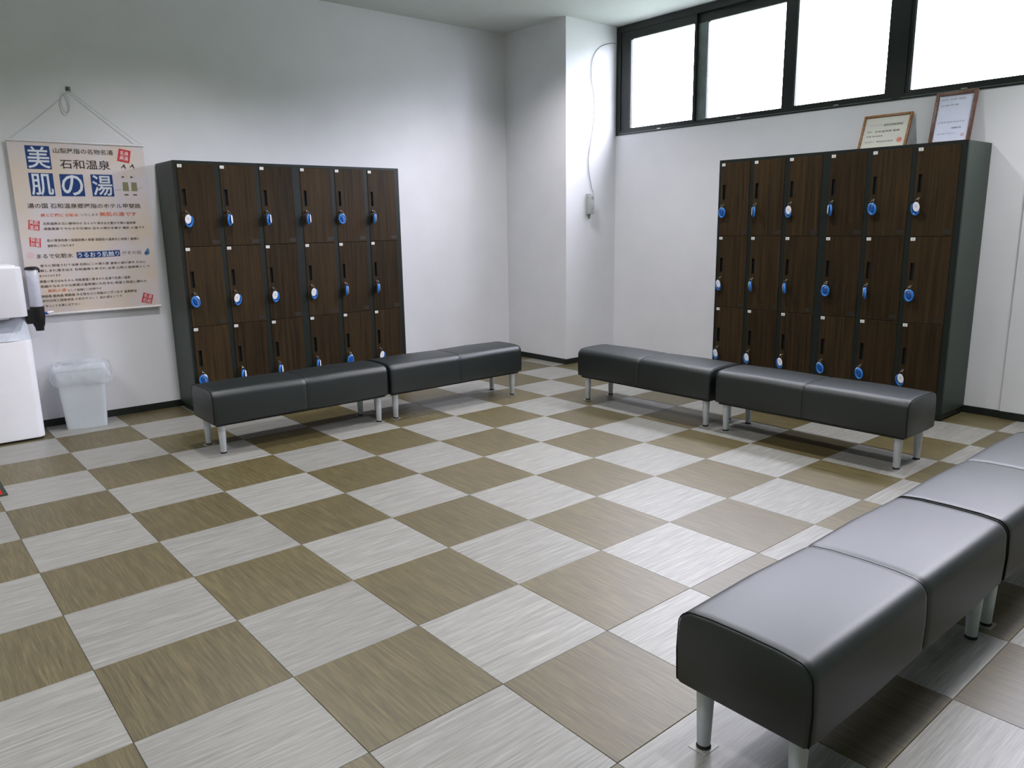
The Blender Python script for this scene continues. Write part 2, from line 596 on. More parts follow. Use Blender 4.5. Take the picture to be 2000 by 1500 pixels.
# windows: two black aluminium units with three panes each, glass set back in the frame
def window(name, y_start, y_end, panes):
    """panes = list of (y_hi, y_lo) clear openings, from the column outwards"""
    root = MB().box(WR - .004, y_start, WZ0, WR + .10, y_end, WZ0 + .040).box(WR - .004, y_start, WZ1 - .055, WR + .10, y_end, WZ1) \
        .box(WR - .004, y_start, WZ0 + .04, WR + .10, y_start - .055, WZ1 - .055).box(WR - .004, y_end, WZ0 + .04, WR + .10, y_end + .055, WZ1 - .055) \
        .obj(name, 'alu')
    struct(root)
    MB().box(WR - .007, y_start - .03, WZ0 + .012, WR - .004, y_end + .03, WZ0 + .016).obj('sill_track', 'alu_grey', root)
    z0, z1 = WZ0 + .058, WZ1 - .128
    for k, (a, c) in enumerate(panes):
        d = WR + (.004 if k % 2 == 0 else .034)
        left = y_start - .050 if k == 0 else panes[k - 1][1] - .018
        right = y_end + .050 if k == len(panes) - 1 else c - .022
        s = MB().box(d, left, WZ0 + .04, d + .028, a, WZ1 - .055).box(d, c, WZ0 + .04, d + .028, right, WZ1 - .055) \
            .box(d, a, WZ0 + .04, d + .028, c, z0).box(d, a, z1, d + .028, c, WZ1 - .055).obj('sash', 'alu', root)
        MB().box(d + .011, a + .004, z0 - .004, d + .016, c - .004, z1 + .004).obj('pane', 'glass', s)
        MB().box(d - .002, a + .010, z0, d, a + .007, z1).obj('gasket', 'alu_grey', s)
        MB().box(WR - .010, (a + c) / 2 - .02, WZ0 + .016, WR - .004, (a + c) / 2 + .02, WZ0 + .024).obj('latch', 'chrome', s)
    return root
w1 = window('window_1', WY0, -1.282, [(1.158, .455), (.335, -.377), (-.505, -1.195)])
MB().box(WR + .0295, .430, WZ0 + .05, WR + .0335, .340, WZ1 - .13).obj('meeting_stile', 'alu_grey', w1)
w2 = window('window_2', -1.282, WY1, [(-1.372, -2.07), (-2.20, -2.90), (-3.03, -3.73)])

# ------------------------------------------------------------------ ceiling downlights (recessed, between the benches)
def downlight(x, y, label):
    t = thing('ceiling_downlight', label, 'light', (x, y, ZC), 0, 'recessed ceiling downlights')
    MB().lathe([(.062, -.001), (.078, -.001), (.080, -.006), (.076, -.010), (.064, -.008)], 28).obj('trim_ring', 'ring', t)
    MB().lathe([(.0, -.004), (.060, -.004), (.062, -.001), (0, -.001)], 28).obj('lens', 'lens', t)
    ld = bpy.data.lights.new('lamp', 'SPOT')
    ld.energy = LAMP_WATTS
    ld.color = LAMP_COLOR
    ld.spot_size = math.radians(138)
    ld.spot_blend = 0.75
    ld.shadow_soft_size = 0.06
    lo = bpy.data.objects.new('lamp', ld)
    COL.objects.link(lo)
    lo.parent = t
    lo.location = (0, 0, -.03)
    return t
for x, xs in ((-1.7, 'poster side'), (.70, 'window side')):
    for y, ys in ((.80, 'nearest the poster wall'), (-.85, 'in the centre row'), (-2.9, 'above the near benches')):
        downlight(x, y, 'round white recessed downlight %s, %s column' % (ys, xs))

downlight(-4.1, .80, 'added unseen recessed downlight above the water cooler corner')  # added to brighten the cooler and the poster wall
downlight(-4.1, -.85, 'added unseen recessed downlight left of the viewer, centre row')  # unseen lamp added to lift the floor at left
downlight(-3.6, -2.9, 'added unseen recessed downlight above the viewer')  # extra lamp put in for more light on the front-left floor
downlight(1.42, -3.05, 'round white recessed downlight close to the window wall, right of the lockers')

# ------------------------------------------------------------------ lockers
LW, LH, LD = 0.896, 1.788, 0.390
DW, DG, DL = 0.255, 0.035, 0.022
ROWS = (1.767, 1.202, 0.637)
DH = 0.562
def door_mesh():
    # slab 0.016 thick with a rectangular pull hole; local origin at top-left front corner
    hx0, hx1, hz0, hz1 = .018, .044, -.284, -.168
    y0, y1 = 0.0, .016
    w, h = DW, DH
    e = .0015
    o_b = [(0, y1, -h), (w, y1, -h), (w, y1, 0), (0, y1, 0)]
    o_m = [(0, y0 + e, -h), (w, y0 + e, -h), (w, y0 + e, 0), (0, y0 + e, 0)]
    o_f = [(e, y0, -h + e), (w - e, y0, -h + e), (w - e, y0, -e), (e, y0, -e)]
    i_f = [(hx0, y0, hz0), (hx1, y0, hz0), (hx1, y0, hz1), (hx0, y0, hz1)]
    i_b = [(x, y1, z) for x, _, z in i_f]
    return MB().rings([o_b, o_m, o_f, i_f, i_b], False, False, False).rings([o_b, i_b], False, False, False).mesh('door', 'walnut')
DOOR = door_mesh()
PULL = MB().rings([[(.019, .0008, -.283), (.043, .0008, -.283), (.043, .0008, -.169), (.019, .0008, -.169)],
                   [(.020, .0008, -.282), (.042, .0008, -.282), (.042, .0008, -.170), (.020, .0008, -.170)],
                   [(.021, .014, -.281), (.041, .014, -.281), (.041, .014, -.171), (.021, .014, -.171)]], False, True, False).mesh('pull', 'black')
LOCK = MB().lathe([(0, -.006), (.0075, -.006), (.0085, -.004), (.0085, .004)], 14, (.033, 0, -.322), 'Y').mesh('lock', 'chrome')
PLATE = MB().bbox(.004, -.0022, -.026, .034, 0, -.005, .001, 1).mesh('number_plate', 'plate')
CARD = MB().box(.196, -.0006, -.548, .246, .001, -.520).mesh('card_slot', 'card')
BODY = MB().bbox(.0, .018, .045, LW, LD, LH, .002, 1).mesh('body', 'steel_dark')
def face_frame():
    m = MB()
    xs = [0, DL]
    x = DL
    bars = [(0, DL - .001)]
    for k in range(3):
        x += DW
        bars.append((x + .001, x + (DG - .001 if k < 2 else LW - x)))
        x += DG
    for a, c in bars: m.box(a, 0, .070, c, .018, ROWS[0] + .002)
    m.box(0, 0, ROWS[0] + .001, LW, .018, LH)
    m.box(0, 0, .045, LW, .018, ROWS[2] - DH - .001)
    return m.mesh('face_frame', 'frame_dark')
FRAME = face_frame()
PLINTH = MB().box(.004, .012, .012, LW - .004, LD - .01, .045).mesh('plinth', 'frame_dark')
FOOT = MB().lathe([(0, 0), (.018, 0), (.018, .006), (.010, .012)], 12).mesh('levelling_foot', 'black')
_digits = {}
def number_mesh(n):
    if n not in _digits:
        s = str(n)
        w = .006 if len(s) == 1 else .013
        p, f = fit_text(s, .019 - w / 2, .019 + w / 2, -.0155, .010, 1, .004)
        _digits[n] = MB().add([(x, -.0026, z) for x, z in p], f).mesh('number', 'ink_grey')
    return _digits[n]

def locker(loc, rz, label, first, group):
    t = thing('locker_cabinet', label, 'locker', loc, rz, group)
    link('body', BODY, t); link('face_frame', FRAME, t); link('plinth', PLINTH, t)
    for x in (.04, LW - .04):
        for y in (.04, LD - .04): link('levelling_foot', FOOT, t, (x, y, 0))
    for r in range(3):
        for c in range(3):
            d = link('door', DOOR, t, (DL + c * (DW + DG), -.004, ROWS[r]))
            link('pull', PULL, d); link('lock', LOCK, d); link('card_slot', CARD, d)
            p = link('number_plate', PLATE, d)
            link('number', number_mesh(first + r * 6 + c), d)
    return t

# keys on blue wrist bands with white oval tags
def ellipse(rx, rz, n, y=0.0, cx=0.0, cz=0.0):
    return [(cx + rx * math.cos(2 * PI * k / n), y, cz + rz * math.sin(2 * PI * k / n)) for k in range(n)]
KEYBOW = MB().box(-.0012, -.026, -.010, .0012, -.004, .002).lathe([(0, -.0012), (.008, -.0012), (.008, .0012), (0, .0012)], 14, (0, -.026, -.004), 'X').mesh('key_bow', 'chrome')
KEYRING = MB().tube(ellipse(.011, .013, 14, -.027, 0, -.016), .0012, 6, True).mesh('split_ring', 'chrome')
BAND = MB().tube(ellipse(.024, .034, 22), .0075, 8, True).mesh('wrist_band', 'band')
HUB = MB().rings([ellipse(.014, .022, 16, .002), ellipse(.014, .022, 16, -.002), ellipse(.011, .018, 16, -.0035)]).mesh('band_hub', 'band_dark')
TAGM = MB().rings([ellipse(.0195, .030, 20, .0015), ellipse(.021, .0315, 20, 0), ellipse(.0195, .030, 20, -.0015)]).mesh('number_tag', 'tag')
_p, _f2 = fit_text('2', -.004, .004, .004, .013, 1, .01)
TAGNO = MB().add([(x, -.0019, z) for x, z in _p], _f2).mesh('tag_number', 'ink_grey')
KEY_STATE = {
    'A': ['WeeeBn', 'BWWWnn', 'BeeeBW'],
    'B': ['BeWeBW', 'WnnBnB', 'WWWBBW'],
}
NUMW = ['first', 'second', 'third', 'fourth', 'fifth', 'sixth']
ROWW = ['top', 'middle', 'bottom']
def key(loc, rz, state, label, group, side):
    t = thing('locker_key', label, 'key', loc, rz, group)
    link('key_bow', KEYBOW, t); link('split_ring', KEYRING, t)
    rnd = random.uniform(-1, 1)
    bd = link('wrist_band', BAND, t); link('band_hub', HUB, bd)
    tg = link('number_tag', TAGM, t); link('tag_number', TAGNO, tg)
    s = side
    if state == 'W':      # white tag turned to the room
        bd.location = (.010 * s, -.022, -.068); bd.rotation_euler = (.12, .25 * s + .1 * rnd, .35 * s)
        tg.location = (-.002 * s, -.037, -.052); tg.rotation_euler = (.05, .18 * s + .1 * rnd, .15 * rnd)
    elif state == 'B':    # blue band turned to the room, tag behind
        bd.location = (-.004 * s, -.028, -.060); bd.rotation_euler = (.08, .2 * rnd, .2 * rnd)
        tg.location = (.009 * s, -.015, -.050); tg.rotation_euler = (.0, .2 * s, .1)
    elif state == 'e':    # turned aside
        bd.location = (-.002 * s, -.030, -.060); bd.rotation_euler = (.05, .12 * rnd, .85 * s)
        tg.location = (.013 * s, -.036, -.055); tg.rotation_euler = (0, -.15 * s, .95 * s)
    else:                 # almost edge-on
        bd.location = (-.004 * s, -.030, -.060); bd.rotation_euler = (.05, .2 * s, 1.15 * s)
        tg.location = (.008 * s, -.034, -.054); tg.rotation_euler = (0, -.2 * s, 1.2 * s)
    return t
STATEW = {'W': 'white oval tag', 'B': 'round blue band', 'e': 'half-turned blue band', 'n': 'edge-on blue band'}
BANKS = {
    'A': ((-1.7915, 1.7738), 0.0, 'poster-wall lockers', ['black-framed walnut-door locker cabinet beside the poster, left half of the left bank', 'black-framed walnut-door locker cabinet in the left bank, half nearer the room corner'], 1, 1),
    'B': ((1.7735, -.1311), -PI / 2, 'window-wall lockers', ['black-framed walnut-door locker cabinet under the windows, half nearer the room corner', 'black-framed walnut-door locker cabinet under the windows, half below the framed certificates'], 19, -1),
}
for bk, ((bx, by), rz, word, labs, first, side) in BANKS.items():
    R = Matrix.Rotation(rz, 3, 'Z')
    for u in range(2):
        p = Vector((bx, by, 0)) + R @ Vector((u * LW, 0, 0))
        locker(p, rz, labs[u], first + 3 * u, 'walnut locker cabinets')
        for r in range(3):
            for c in range(3):
                q = p + R @ Vector((DL + c * (DW + DG) + .033, -.004, ROWS[r] - .322))
                st = KEY_STATE[bk][r][u * 3 + c]
                key(q, rz, st, 'key with %s, %s row, %s door, %s' % (STATEW[st], ROWW[r], NUMW[u * 3 + c], word),
                    'locker keys on blue wrist bands', side)

# ------------------------------------------------------------------ benches
BL, BD, BZ0, BZ1 = 1.19, 0.36, 0.188, 0.392
def bench_profile(inset, crown):
    """closed (y, z) outline of the cushion, long top edges well rounded"""
    y, z0, z1, r, rb = BD / 2 - inset, BZ0 + inset * .5, BZ1 - inset, .045, .012
    pts = []
    def arc(cy, cz, rr, a0, a1, n):
        for k in range(n + 1):
            a = a0 + (a1 - a0) * k / n
            pts.append((cy + rr * math.cos(a), cz + rr * math.sin(a)))
    arc(y - rb, z0 + rb, rb, -PI / 2, 0, 3)
    pts.append((y + .003, (z0 + z1) / 2 - .01))
    arc(y - r, z1 - r, r, 0, PI / 2, 6)
    for q in (.5, 0, -.5): pts.append((y * q, z1 + crown * (1 - q * q)))
    arc(-y + r, z1 - r, r, PI / 2, PI, 6)
    pts.append((-y - .003, (z0 + z1) / 2 - .01))
    arc(-y + rb, z0 + rb, rb, PI, 1.5 * PI, 3)
    return pts
def bench_meshes():
    h = BL / 2
    st = [(-h, .010), (-h + .003, .0035), (-h + .010, .0005), (-h + .03, 0), (-h * .5, -.0035), (-.03, -.0005), (-.008, .0008), (0, .0035),
          (.008, .0008), (.03, -.0005), (h * .5, -.0035), (h - .03, 0), (h - .010, .0005), (h - .003, .0035), (h, .010)]
    rings = [[(x, y, z) for y, z in bench_profile(i, .006)] for x, i in st]
    cush = MB().rings(rings).mesh('cushion', 'leather', 50)
    pipes = []
    for x, i in ((-h + .004, .001), (h - .004, .001), (0, .0028)):
        pr = bench_profile(i, .006)
        pr = pr[2:-2]
        pipes.append(MB().tube([(x, y, z) for y, z in pr], .0016 if x else .0010, 6).mesh('seam', 'seam'))
    board = MB().box(-h + .02, -BD / 2 + .02, BZ0 - .012, h - .02, BD / 2 - .02, BZ0 + .004).mesh('base_board', 'black')
    leg = MB().lathe([(.0165, .010), (.0175, .012), (.0235, BZ0 - .012)], 20).mesh('leg', 'legm')
    foot = MB().lathe([(0, .0012), (.0185, .0012), (.0195, .004), (.0165, .012), (0, .012)], 18).mesh('foot_glide', 'rubber')
    pad = MB().box(-.030, -.026, .0002, .030, .026, .0012).mesh('foot_pad', 'pad')
    return cush, pipes, board, leg, foot, pad
BM = bench_meshes()
def bench(loc, rz, label):
    t = thing('bench', label, 'bench', loc, rz, 'black upholstered benches')
    cush, pipes, board, leg, foot, pad = BM
    c = link('cushion', cush, t)
    for p in pipes: link('seam', p, c)
    link('base_board', board, t)
    for sx in (-1, 1):
        for sy in (-1, 1):
            at = (sx * (BL / 2 - .058), sy * (BD / 2 - .052), 0)
            l = link('leg', leg, t, at)
            link('foot_glide', foot, l); link('foot_pad', pad, l)
    return t
bench((-1.467, .812, 0), 0, 'black upholstered bench before the left lockers, end nearer the water cooler')
bench((-.257, .812, 0), 0, 'black upholstered bench by the left lockers, end reaching toward the room corner')
bench((.715, -.388, 0), PI / 2, 'black upholstered bench by the window-wall lockers, end nearer the room corner')
bench((.715, -1.617, 0), PI / 2, 'black upholstered bench before the window-wall lockers, farther from the room corner')
bench((-1.500, -2.933, 0), 0, 'large black upholstered bench closest to the viewer at lower right')
bench((-.300, -2.933, 0), 0, 'black upholstered bench butting the closest bench, cut off by the right edge')

# ------------------------------------------------------------------ hanging poster
PY = 2.150
PX0, PX1, PZ0, PZ1 = -2.690, -1.862, 0.775, 1.905
poster = thing('hanging_poster', 'cream hanging scroll poster with blue heading squares and Japanese writing on the left wall', 'poster', ((PX0 + PX1) / 2, PY, PZ0))
PC = Vector(((PX0 + PX1) / 2, PY, PZ0))
def bulge(x, z):
    u = (x - PX0) / (PX1 - PX0)
    v = (z - PZ0) / (PZ1 - PZ0)
    return -.006 * math.sin(PI * v) * (.4 + .6 * abs(2 * u - 1) ** 2) - .003 * math.sin(2 * PI * v + .5) * u
def on_poster(pts, lift):
    return [(x - PC.x, bulge(x, z) - lift * 1.4, z - PC.z) for x, z in pts]
NX, NZ = 26, 56
gv, gf = [], []
for side in (0, 1):
    for a in range(NZ + 1):
        for c in range(NX + 1):
            x = PX0 + .004 + (PX1 - PX0 - .008) * c / NX
            z = PZ0 + (PZ1 - PZ0) * a / NZ
            gv.append((x - PC.x, bulge(x, z) + .0008 * side, z - PC.z))
W1 = NX + 1
SH = W1 * (NZ + 1)
for a in range(NZ):
    for c in range(NX):
        q = (a * W1 + c, a * W1 + c + 1, (a + 1) * W1 + c + 1, (a + 1) * W1 + c)
        gf.append(q)
        gf.append(tuple(i + SH for i in q[::-1]))
paper = MB().add(gv, gf, True).obj('paper', 'paper', poster)
for z, r in ((PZ1, .0075), (PZ0, .0085)):
    MB().tube([(PX0 - PC.x, bulge(PX0, z), z - PC.z), (PX1 - PC.x, bulge(PX1, z), z - PC.z)], r, 12).obj('rod', 'rod', poster)
HK = Vector((-2.288, 2.160, 2.240))
def cord_pts(a, c, sag, n=10):
    a, c = Vector(a), Vector(c)
    return [a.lerp(c, k / n) - Vector((0, 0, sag * math.sin(PI * k / n))) for k in range(n + 1)]
MB().tube([p - PC for p in cord_pts((PX0 + .01, PY - .004, PZ1 + .004), HK, .012)], .0016, 6) \
    .tube([p - PC for p in cord_pts((PX1 - .01, PY - .004, PZ1 + .004), HK, .004)], .0018, 6) \
    .tube([Vector((-2.317 + .024 * math.cos(t), 2.158, 2.157 + .062 * math.sin(t))) - PC for t in [2 * PI * k / 18 for k in range(18)]], .0028, 6, True) \
    .tube([Vector(p) - PC for p in ((-2.312, 2.158, 2.218), (-2.300, 2.158, 2.232), HK)], .0022, 6).obj('hanging_cord', 'cord', poster)

def quad_part(name, mat, pts, lift, parent=None):
    n = len(pts)
    f = on_poster(pts, lift)
    bk = on_poster(pts, 0)
    return MB().rings([bk, f], False, True, False).obj(name, mat, parent or paper)
def words(s, x0, x1, zc, h, mat, offset=0.0, res=2, rot=0.0, lift=.0010, parent=None, spacing=1.0, name='lettering'):
    p, f = fit_text(s, x0, x1, zc, h, res, offset, spacing, rot)
    return MB().add(on_poster(p, lift), f).obj(name, mat, parent or paper)
for ch, x0, x1, z0, z1 in (('美', -2.589, -2.449, 1.728, 1.876), ('肌', -2.589, -2.449, 1.556, 1.703), ('の', -2.411, -2.270, 1.556, 1.700), ('湯', -2.224, -2.088, 1.557, 1.703)):
    quad_part('heading_square', 'ink_blue', [(x0, z0), (x1, z0), (x1, z1), (x0, z1)], .0006)
    words(ch, x0 + .008, x1 - .008, (z0 + z1) / 2, (z1 - z0) - .014, 'ink_white', .012, 3, lift=.0014)
words('山梨屈指の名物名湯', -2.428, -2.066, 1.851, .033, 'ink_brown', .012)
words('石和温泉', -2.398, -2.094, 1.766, .060, 'ink', .006, 3)
words('湯の国 石和温泉郷屈指のホテル甲斐路', -2.620, -1.926, 1.493, .032, 'ink_brown', .012)
words('美と健康に お勧め', -2.552, -2.330, 1.432, .022, 'ink_orange', .015)
words('いたします', -2.312, -2.205, 1.434, .017, 'ink_grey', .0)
words('美肌の湯です', -2.196, -1.960, 1.437, .027, 'ink_orange', .02)
B = [
    ('石和温泉は 広い敷地から 古くより湧き出る豊かな湯の温泉郷', -2.544, -1.972, 1.377, .017, 'ink_brown'),
    ('湯量豊富で やわらかな湯は 日々の疲れを癒す 美肌 の湯です', -2.546, -1.916, 1.343, .017, 'ink_brown'),
    ('肌の清浄効果と保湿効果の泉質 弱酸性の温泉を心地良く皆様に', -2.535, -1.960, 1.266, .018, 'ink_brown'),
    ('御提供しております', -2.536, -2.376, 1.231, .017, 'ink_brown'),
    ('昔々に開湯されて以来 石和にこの湯の里 温泉の湯が湧き 人々に', -2.595, -1.935, 1.101, .017, 'ink_brown'),
    ('親しまれ湧き出る 石和温泉と申され 以来 山梨の温泉郷として', -2.600, -1.912, 1.068, .017, 'ink_brown'),
    ('愛されております', -2.608, -2.484, 1.034, .015, 'ink_brown'),
    ('泉質の良さはもちろん 効能豊富に恵まれた名湯で名高い温泉', -2.611, -2.049, .9965, .018, 'ink_brown'),
    ('肌触りなめらかな泉質は温泉通にも好まれ 保温と保湿に優れた', -2.610, -1.943, .9635, .018, 'ink_brown'),
    ('美肌の湯', -2.571, -2.462, .933, .020, 'ink_orange'),
    ('として皆様にご好評です', -2.452, -2.243, .929, .016, 'ink_brown'),
    ('神経痛 筋肉痛 関節痛 冷え性などの効能がございます 温泉療法', -2.615, -2.017, .8975, .019, 'ink_brown'),
    ('疲労回復と健康増進 お肌をやさしく 温め湯をどうぞ', -2.612, -2.117, .867, .018, 'ink_brown'),
    ('ごゆっくりお楽しみ下さい', -2.613, -2.389, .832, .017, 'ink_brown'),
]
for s, x0, x1, z, h, mt in B:
    words(s, x0, x1, z, h, mt, .01, 1)
words('まるで化粧水', -2.607, -2.393, 1.164, .030, 'ink_brown', .01)
quad_part('heading_band', 'ink_blue', [(-2.370, 1.142), (-2.098, 1.147), (-2.097, 1.189), (-2.370, 1.184)], .0006)
words('うるおう肌触り', -2.364, -2.103, 1.165, .034, 'ink_white', .014, 2, .012, .0014)
words('がその証', -2.084, -1.955, 1.169, .024, 'ink_grey', .0)
def seal(pts, s, pale, rot):
    q = quad_part('seal', 'ink_red', pts, .0006)
    cx = sum(p[0] for p in pts) / 4; cz = sum(p[1] for p in pts) / 4
    for s1, dz in zip(s, (.017, -.016)):
        words(s1, cx - .027 - dz * math.sin(rot), cx + .027 - dz * math.sin(rot), cz + dz, .029, 'ink_seal', .008, 1, rot, .0012)
seal([(-2.045, 1.798), (-1.967, 1.784), (-1.949, 1.868), (-2.025, 1.882)], ('名泉', '美湯'), True, -.18)
seal([(-2.634, 1.340), (-2.571, 1.331), (-2.562, 1.394), (-2.626, 1.403)], ('美肌', '温泉'), True, -.13)
seal([(-2.639, 1.231), (-2.576, 1.222), (-2.570, 1.283), (-2.635, 1.290)], ('保湿', '効果'), True, -.11)
seal([(-1.994, .813), (-1.926, .795), (-1.907, .859), (-1.972, .882)], ('名湯', '石和'), True, -.3)
def blob(cx, cz, rx, rz, n=18, rot=0.0):
    return [(cx + rx * math.cos(a) * math.cos(rot) - rz * math.sin(a) * math.sin(rot), cz + rx * math.cos(a) * math.sin(rot) + rz * math.sin(a) * math.cos(rot)) for a in [2 * PI * k / n for k in range(n)]]
quad_part('pink_circle', 'ink_pink', blob(-2.643, 1.171, .025, .022), .0006)
quad_part('water_drop', 'ink_drop', [(-1.909, 1.200), (-1.922, 1.184), (-1.936, 1.166), (-1.938, 1.153), (-1.926, 1.146), (-1.910, 1.150), (-1.901, 1.162), (-1.902, 1.182)][::-1], .0006)
quad_part('water_drop', 'ink_blue', blob(-1.921, 1.164, .008, .006, 12, .6), .0010)
# little drawing of two bathers wrapped in towels
for cx, dz in ((-2.008, 0.0), (-1.952, .004)):
    quad_part('drawn_hair', 'ink', blob(cx, 1.752 + dz, .015, .013, 14), .0006)
    quad_part('drawn_hair', 'ink', blob(cx + .004, 1.769 + dz, .007, .006, 10), .0007)
    quad_part('drawn_face', 'ink_skin', blob(cx - .002, 1.744 + dz, .011, .014, 14), .0010)
    quad_part('drawn_shoulder', 'ink_skin', [(cx - .020, 1.690), (cx + .020, 1.690), (cx + .012, 1.722), (cx - .012, 1.722)], .0006)
    quad_part('drawn_hand', 'ink_brown', blob(cx - .012, 1.690, .009, .006, 10), .0010)
    quad_part('drawn_towel', 'ink_olive', [(cx - .021, 1.595), (cx + .019, 1.595), (cx + .017, 1.655), (cx - .018, 1.655)], .0006)
    quad_part('drawn_feet', 'ink_brown', [(cx - .014, 1.565), (cx + .012, 1.565), (cx + .012, 1.574), (cx - .014, 1.574)], .0006)
quad_part('drawn_line', 'ink_grey', [(-2.080, 1.599), (-2.034, 1.606), (-2.034, 1.608), (-2.080, 1.601)], .0006)
quad_part('drawn_line', 'ink_grey', [(-1.930, 1.613), (-1.905, 1.617), (-1.905, 1.619), (-1.930, 1.615)], .0006)
# hook the poster hangs from
hk = thing('wall_hook', 'small grey-green hook on the wall holding the poster cord', 'hook', (-2.288, WL, 2.250))
MB().bbox(-.014, -.008, -.014, .014, 0, .016, .004, 2).obj('back_plate', 'hook', hk)
MB().tube([(0, -.006, .002), (0, -.016, -.002), (0, -.021, -.010), (0, -.021, -.004)], .0035, 8).obj('prong', 'hook', hk)

# ------------------------------------------------------------------ water cooler with cup dispenser
CX0, CX1, CYF, CYB, CZT = -3.06, -2.742, 1.852, 2.150, 1.112
wc = thing('water_cooler', 'white floor-standing water cooler cut off by the left edge', 'water cooler', ((CX0 + CX1) / 2, (CYF + CYB) / 2, 0))
WCX, WCY = (CX0 + CX1) / 2, (CYF + CYB) / 2
def cooler_ring(z, grow=0.0):
    hw, hd, r = (CX1 - CX0) / 2 + grow, (CYB - CYF) / 2 + grow, .045 + grow
    pts = []
    for sx, sy, a0 in ((1, -1, -PI / 2), (1, 1, 0), (-1, 1, PI / 2), (-1, -1, PI)):
        rr = r if sy < 0 else .015
        for k in range(7):
            a = a0 + PI / 2 * k / 6
            pts.append((sx * (hw - rr) + rr * math.cos(a), sy * (hd - rr) + rr * math.sin(a), z))
    # bow the front a little
    return [(x, y - (.014 * (1 - (x / hw) ** 2) if y < 0 else 0), z) for x, y, z in pts]
MB().rings([cooler_ring(0, -.012), cooler_ring(.014, -.012)]).obj('base_skirt', 'black', wc)
MB().rings([cooler_ring(.012, -.003), cooler_ring(.016), cooler_ring(.640), cooler_ring(.648, -.002)]).obj('lower_body', 'cooler', wc)
MB().rings([cooler_ring(.800, -.002), cooler_ring(.806), cooler_ring(CZT - .008), cooler_ring(CZT, -.006)]).obj('upper_body', 'cooler', wc)
# dispensing niche: faceted scoop between the two bodies
hw, hd = (CX1 - CX0) / 2, (CYB - CYF) / 2
nz0, nz1 = .646, .802
tp = [(-hw + .002, -hd + .150, nz1), (hw - .002, -hd + .150, nz1)]
ap = (0.02, -hd - .010, nz0 + .006)
lo = [(-hw + .002, -hd + .040, nz0), (hw - .002, -hd + .040, nz0)]
MB().add([tp[0], tp[1], ap, lo[0], lo[1], (-hw + .002, hd, nz0), (hw - .002, hd, nz0), (-hw + .002, hd, nz1), (hw - .002, hd, nz1), (hw - .002, -hd + .010, nz1), (-hw + .002, -hd + .010, nz1)],
         [(0, 1, 2), (1, 4, 2), (0, 2, 3), (5, 6, 8, 7), (4, 1, 8, 6), (3, 5, 7, 0), (3, 2, 4, 6, 5), (1, 4, 9), (0, 10, 3), (4, 2, 9), (3, 10, 2)][:7]).obj('dispensing_niche', 'cooler_grey', wc)
MB().rings([cooler_ring(CZT - .001, -.03), cooler_ring(CZT + .010, -.032), cooler_ring(CZT + .014, -.045)]).obj('top_lid', 'cooler', wc)
MB().box(-.06, -hd - .002, .792, .05, -hd + .03, .800).obj('tap_cover', 'cooler_grey', wc)
# cup dispenser on the right flank
dx, dy = -2.672 - WCX, 1.985 - WCY
cd = MB().lathe([(.034, .842), (.0355, .845), (.0355, 1.086), (.034, 1.090)], 24, (dx, dy, 0)).obj('cup_tube', 'cup', wc)
MB().lathe([(0, .80), (.026, .80), (.0275, 1.06), (0, 1.06)], 20, (dx, dy, 0)).obj('cup_stack', 'ink_white', cd)
lid = MB().lathe([(0, 1.106), (.030, 1.104), (.041, 1.096), (.042, 1.086), (.036, 1.084)], 24, (dx, dy, 0)).obj('tube_lid', 'black', wc)
MB().bbox(dx + .034, dy - .012, 1.066, dx + .044, dy + .012, 1.092, .003, 1).obj('lid_clip', 'black', lid)
hs = MB().lathe([(.0, .690), (.024, .690), (.026, .712), (.034, .730), (.040, .780), (.041, .845), (.036, .848)], 24, (dx, dy, 0)).obj('dispenser_body', 'black', wc)
MB().bbox(CX1 - WCX - .001, dy - .03, .74, dx - .020, dy + .03, .83, .004, 1).obj('bracket', 'black', hs)
MB().tube([(dx + .036, dy - .01, .800), (dx + .060, dy - .012, .802)], .009, 10).obj('release_lever', 'band_dark', hs)
MB().tube([(dx + .052, dy - .014, .803), (dx + .088, dy - .016, .807)], .008, 10).obj('lever_knob', 'tag', hs)

# ------------------------------------------------------------------ bin and liner
BX, BY, BR = -2.462, 2.030, math.radians(-13)
def rrect(w, d, r, z, n=4, wob=0.0, seed=0):
    rd = random.Random(seed)
    pts = []
    for sx, sy, a0 in ((1, -1, -PI / 2), (1, 1, 0), (-1, 1, PI / 2), (-1, -1, PI)):
        for k in range(n + 1):
            a = a0 + PI / 2 * k / n
            pts.append((sx * (w / 2 - r) + r * math.cos(a), sy * (d / 2 - r) + r * math.sin(a), z))
    # refine the straight sides
    out = []
    for k, p in enumerate(pts):
        q = pts[(k + 1) % len(pts)]
        L = math.hypot(q[0] - p[0], q[1] - p[1])
        m = 6 if L > .06 else 1
        for s in range(m):
            t = s / m
            x, y = p[0] + (q[0] - p[0]) * t, p[1] + (q[1] - p[1]) * t
            wx = 1 + wob * rd.uniform(-1, 1)
            out.append((x * wx, y * wx, z + wob * .25 * rd.uniform(-1, 1)))
    return out
tb = thing('waste_bin', 'white rectangular plastic waste bin standing between water cooler and lockers', 'bin', (BX, BY, 0), BR)
MB().rings([rrect(.228, .150, .018, .004), rrect(.242, .160, .022, .0), rrect(.245, .163, .022, .006), rrect(.300, .205, .028, .405), rrect(.310, .212, .030, .407),
            rrect(.310, .212, .030, .418), rrect(.296, .200, .026, .418), rrect(.240, .155, .02, .012)], True, True).obj('bin_body', 'bin', tb)
ln = thing('bin_liner', 'clear crinkled plastic bag folded over the rim of the waste bin', 'bag', (BX, BY, .02), BR)
def lring(w, d, r, z, wob, seed): return [(x, y, zz - .02) for x, y, zz in rrect(w, d, r, z, 4, wob, seed)]
